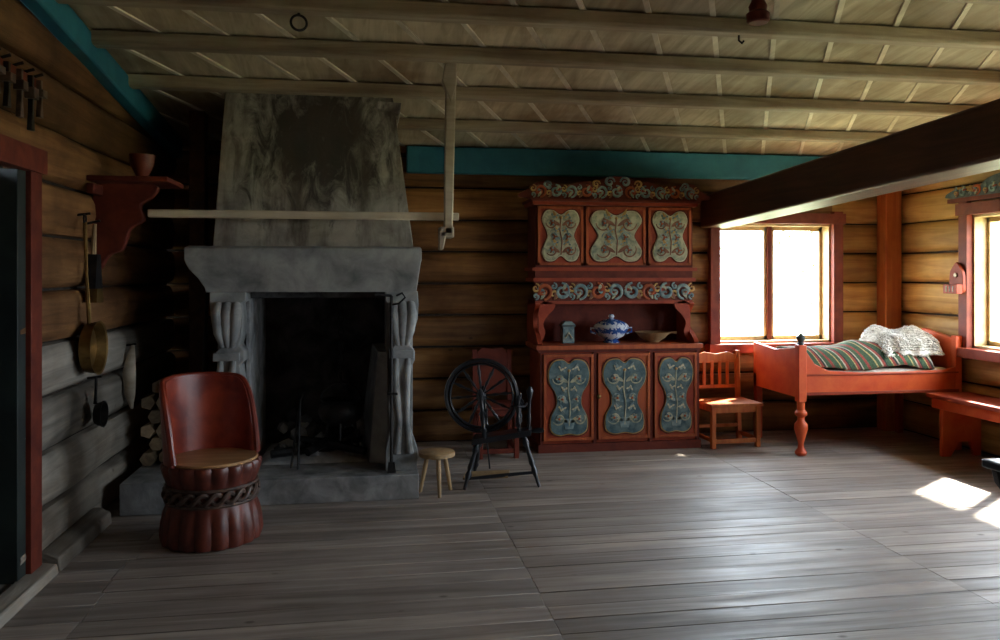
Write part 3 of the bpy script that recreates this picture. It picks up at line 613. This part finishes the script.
# ------------------------------------------------------------------ chairs
def chair(name,x,y,w,d,hs,ht,mat,nsp,rz=0,solid=False,mirror=1):
    b=B(name); b.M=T(x,y,0,rz); hw,hd=w/2,d/2; l=.02
    for s in (-1,1):
        b.box(s*(hw-l)-l,s*(hw-l)+l,-hd,-hd+2*l,0,hs-.02,mat)
        b.hexa([(s*(hw-l)-l,hd-2*l,0),(s*(hw-l)+l,hd-2*l,0),(s*(hw-l)+l,hd,0),(s*(hw-l)-l,hd,0),(s*(hw-l)-l,hd+.01,ht),(s*(hw-l)+l,hd+.01,ht),(s*(hw-l)+l,hd+.045,ht),(s*(hw-l)-l,hd+.045,ht)],mat)
        b.box(s*(hw-l)-.012,s*(hw-l)+.012,-hd+2*l,hd-2*l,.05,.085,mat); b.box(s*(hw-l)-.012,s*(hw-l)+.012,-hd+2*l,hd-2*l,hs-.07,hs-.025,mat)
    b.box(-hw+2*l,hw-2*l,-hd+.008,-hd+.032,.04,.08,mat); b.box(-hw+2*l,hw-2*l,-hd+.008,-hd+.032,hs-.075,hs-.02,mat); b.box(-hw+2*l,hw-2*l,hd-.03,hd-.01,.12,.15,mat)
    b.box(-hw-.015,hw+.015,-hd-.02,hd+.0,hs-.02,hs+.005,mat)
    yb=hd+.005
    if solid: b.prism([(-hw+.04,hs+.06),(hw-.04,hs+.06),(hw-.04,ht-.02),(hw*.5,ht+.02),(0,ht+.005),(-hw*.5,ht+.02),(-hw+.04,ht-.02)],yb,yb+.02,mat)
    else:
        b.prism([(-hw+.03,ht-.11),(hw-.03,ht-.11),(hw-.03,ht-.04),(hw*.5,ht-.01),(0,ht-.03),(-hw*.5,ht-.01),(-hw+.03,ht-.04)],yb+.012,yb+.032,mat); b.box(-hw+.03,hw-.03,yb+.004,yb+.022,hs+.09,hs+.12,mat)
        for i in range(nsp):
            xx=-hw+.04+(w-.08)*(i+1)/(nsp+1); b.box(xx-.014,xx+.014,yb+.008,yb+.024,hs+.11,ht-.09,mat)
    b.M=Matrix.Identity(4); b.done(.004,loc=(x,y,0))
chair('spindle_back_chair',3.11,6.70,.46,.36,.38,.81,M_chairor,4,R(3))
chair('panel_back_chair',1.02,6.62,.34,.36,.42,.86,M_dred,0,R(0),True)
# ------------------------------------------------------------------ bed
b=B('painted_bed'); X0,X1,Y0,Y1=3.51,4.96,6.16,6.95
b.prism([(Y0,.48),(Y1,.48),(Y1,.88),((Y0+Y1)/2,.85),(Y0,.90)],X0-.02,X0+.02,M_redor,'X')
b.prism([(Y0,.48),(Y1,.48),(Y1,.95),((Y0+Y1)/2,1.02),(Y0,.95)],X1-.02,X1+.02,M_redor,'X')
rail=[(X0,.50),(X1,.50),(X1,.72),(X1-.12,.69),(X1-.5,.68),(X0+.55,.68),(X0+.25,.70),(X0+.12,.76),(X0+.05,.86),(X0,.88)]
b.prism(rail,Y0-.015,Y0+.02,M_redor); b.box(X0,X1,Y1-.03,Y1,.5,.72,M_redor); b.box(X0,X1,Y0-.025,Y0+.0,.50,.525,M_red); b.box(X0,X1,Y0-.022,Y0,.66,.675,M_red)
b.box(X0,X1,Y0,Y1,.50,.53,M_red)
b.box(X0-.03,X0+.04,Y0-.03,Y0+.04,.45,.92,M_redor)
b.lathe([(.03,0),(.045,.01),(.05,.03),(.028,.06),(.022,.10),(.038,.16),(.055,.22),(.052,.26),(.03,.29),(.028,.32),(.05,.34),(.05,.36),(.032,.38),(.032,.46)],M_redor,T(X0+.01,Y0+.01,0),18)
b.lathe([(.02,.92),(.032,.93),(.018,.945),(.034,.965),(.036,.985),(.02,1.0),(.012,1.01),(.004,1.02)],M_dblue,T(X0+.005,Y0+.005,0),14)
b.box(X1-.03,X1+.03,Y0-.02,Y0+.04,.0,.98,M_redor)
for z_,y_ in ((.47,Y1-.04),): b.box(X0-.02,X0+.04,y_-.02,y_+.04,0,.6,M_red); b.box(X1-.03,X1+.02,y_-.02,y_+.04,0,.6,M_red)
b.done(.005)
b=B('bed_mattress'); b.box(X0+.03,X1-.04,Y0+.03,Y1-.04,.532,.70,M_linen); b.done(.04,seg=3)
def sheet(name,x0,x1,y0,y1,fz,mat,n=40,m=26,thick=.014):
    b=B(name); vs=[];fs=[]
    for i in range(n+1):
        for j in range(m+1):
            x=x0+(x1-x0)*i/n; y=y0+(y1-y0)*j/m; vs.append((x,y,fz(x,y,i/n,j/m)))
    for i in range(n):
        for j in range(m): k=i*(m+1)+j; fs.append((k,k+m+1,k+m+2,k+1))
    b.add(vs,fs,mat,True); o=b.done(0); s=o.modifiers.new('s','SOLIDIFY'); s.thickness=thick; s.offset=1; return o
sheet('striped_coverlet',X0+.04,X1-.20,Y0+.03,Y1-.05,lambda x,y,u,v:.71+.20*math.sin(math.pi*min(1,max(0,v))**.8)*(.75+.3*u)+.030*noise.noise(Vector((x*5,y*5,1)))+.014*math.sin(9*x+4*y),M_blank)
b=B('sheepskin_fleece'); n,mm=70,50; vs=[];fs=[]
for i in range(n+1):
    for j in range(mm+1):
        u=i/n*2-1; v=j/mm*2-1
        x=4.62+.27*u+.05*noise.noise(Vector((v*2.2,u,3))); y=6.48+.24*v+.05*noise.noise(Vector((u*2.5,v,7)))
        e=max(0,1-abs(u)**3)*max(0,1-abs(v)**3)
        z=.81+.17*e**.6+.07*e*(.5+.5*u)+.12*noise.noise(Vector((x*4.0,y*4.0,2)))*e
        vs.append((x,y,z+.008*noise.noise(Vector((x*30,y*30,0)))))
for i in range(n):
    for j in range(mm): k=i*(mm+1)+j; fs.append((k,k+mm+1,k+mm+2,k+1))
b.add(vs,fs,M_fleece,True)
# curly wool locks covering the pelt, combed outward/downward with clumping
for k in range(5200):
    q=random.randrange(len(vs)); p=Vector(vs[q])+Vector((random.uniform(-.004,.004),random.uniform(-.004,.004),0))
    c1=Vector((noise.noise(p*9),noise.noise(p*9+Vector((5,5,5)))-.25,0))
    o_=(p-Vector((4.62,6.50,.8))); o_.z*=.3; o_.normalize()
    d=(c1*1.2+o_*.7+Vector((random.uniform(-.3,.3),random.uniform(-.3,.3),random.uniform(.25,.75)))).normalized()*random.uniform(.018,.034)
    b.tube([p-d*.2,p+d*.55,p+d*.95+Vector((0,0,-.007)),p+d*1.1+Vector((0,0,-.018))],[.006,.0055,.004,.0012],M_fleece,4)
b.done(sharp=180)
b=B('red_wall_bench'); b.box(4.60,5.0,3.9,6.08,.475,.51,M_red); b.box(4.63,4.66,3.95,6.05,.39,.475,M_redor)
for y in (4.15,5.95): b.prism([(4.64,0),(4.72,0),(4.80,.12),(4.90,.12),(4.94,0),(5.0,0),(5.0,.475),(4.64,.475)],y-.02,y+.02,M_redor)
b.done(.006)
b=B('carved_candle_box'); yo=-.32; xo=-.065; zo=-.02
o=smoothpoly([(6.42+yo,1.35),(6.56+yo,1.35),(6.57+yo,1.43),(6.565+yo,1.52),(6.53+yo,1.57),(6.49+yo,1.61),(6.45+yo,1.57),(6.415+yo,1.52),(6.41+yo,1.43)],3)
b.prism(o,XR+xo-.03,XR+xo-.002,M_red,'X'); b.box(XR+xo-.09,XR+xo-.03,6.41+yo,6.57+yo,1.34,1.42,M_red); b.lathe([(.02,0),(.02,.01)],M_cream,T(XR+xo-.03,6.49+yo,1.50,ry=R(-90)),12)
for q in (6.45,6.49,6.53): b.box(XR+xo-.094,XR+xo-.088,q+yo-.006,q+yo+.006,1.355,1.405,M_pale)
b.done(.003)
b=B('dark_table'); b.box(2.46,4.3,1.6,2.92,.715,.75,M_black)
for ya,yb in ((2.85,2.89),(1.64,1.67)): b.prism([(2.475,.715),(4.28,.715),(4.28,.63),(4.1,.58),(2.66,.58),(2.54,.60),(2.49,.66)],ya,yb,M_black)
for x in (2.80,4.1):
    b.box(x-.04,x+.04,1.68,2.86,.0,.08,M_black); b.box(x-.03,x+.03,1.9,1.98,.08,.715,M_black); b.box(x-.03,x+.03,2.55,2.63,.08,.715,M_black)
b.done(.008)
b=B('ceiling_hook_ring'); z=zc(4.28)-.085; b.tube([(-.38,4.32,z+.005),(-.38,4.32,z-.02)],.008,M_iron); b.tube([(-.38+.04*math.cos(a),4.32+.01*math.cos(a),z-.055+.04*math.sin(a)) for a in [2*math.pi*i/20 for i in range(20)]],.007,M_iron,6,closed=True); b.done()
b=B('turned_ceiling_socket'); z=zc(4.05); b.lathe([(.05,-.13),(.06,-.12),(.062,-.08),(.045,-.065),(.05,-.04),(.035,-.01),(.03,.004)],M_dred,T(2.06,4.05,z),18); b.done()
b=B('ceiling_hook'); z=zc(4.32)-.085; b.tube([(2.08,4.32,z+.005),(2.08,4.32,z-.03),(2.10,4.32,z-.045),(2.11,4.32,z-.03)],.006,M_iron); b.done()
# ------------------------------------------------------------------ outside
b=B('ground'); b.add([(-60,-60,-.5),(60,-60,-.5),(60,80,-.5),(-60,80,-.5)],[(0,1,2,3)],M_grass); b.done()
def tree(name,x,y,h,r,nl=420):
    b=B(name); b.tube([(x,y,-.5),(x+.1,y,h*.4),(x,y,h*.8)],[.10,.07,.03],M_trunk)
    for k in range(7):
        a=random.random()*6.3; b.tube([(x,y,h*(.2+.08*k)),(x+r*.6*math.cos(a),y+r*.6*math.sin(a),h*(.4+.08*k))],[.03,.01],M_trunk)
    for k in range(nl):
        d=Vector((random.gauss(0,.45),random.gauss(0,.45),random.gauss(0,.42))); p=Vector((x,y,h*.55))+Vector((d.x*r,d.y*r,d.z*h*.5))
        if p.z<-.4: continue
        s=random.uniform(.04,.09); q=Matrix.Rotation(random.random()*6.3,3,'X')@Matrix.Rotation(random.random()*6.3,3,'Z')
        b.add([p+q@Vector(v) for v in ((-s,0,0),(0,-s*.5,0),(s,0,0),(0,s*.5,0))],[(0,1,2,3)],M_leaf)
    b.done()
tree('birch_tree',7.3,19,3.4,1.0,300); tree('birch_tree.001',12.6,21,3.8,1.2,300); tree('birch_tree.002',16.0,17.0,3.2,1.6)
# ------------------------------------------------------------------ light & camera
sd=Vector((-.80,-.55,-1)).normalized()
l=bpy.data.lights.new('sun','SUN'); l.energy=65; l.angle=R(2.0); l.color=(1,.93,.80); o=bpy.data.objects.new('sun',l); bpy.context.collection.objects.link(o); o.rotation_euler=sd.to_track_quat('-Z','Y').to_euler()
w=bpy.data.worlds.new('world'); bpy.context.scene.world=w; w.use_nodes=True
bg=w.node_tree.nodes['Background']; bg.inputs[0].default_value=(.76,.87,1,1); bg.inputs[1].default_value=32
cam=bpy.data.cameras.new('camera'); cam.sensor_width=36; cam.lens=28.8; cam.shift_y=-.045; cam.clip_start=.05
co=bpy.data.objects.new('camera',cam); bpy.context.collection.objects.link(co); co.location=(0,0,H); co.rotation_euler=(R(90),0,-math.atan(128/800))
bpy.context.scene.camera=co
bpy.context.scene.view_settings.view_transform='Standard'
bpy.context.scene.view_settings.exposure=0
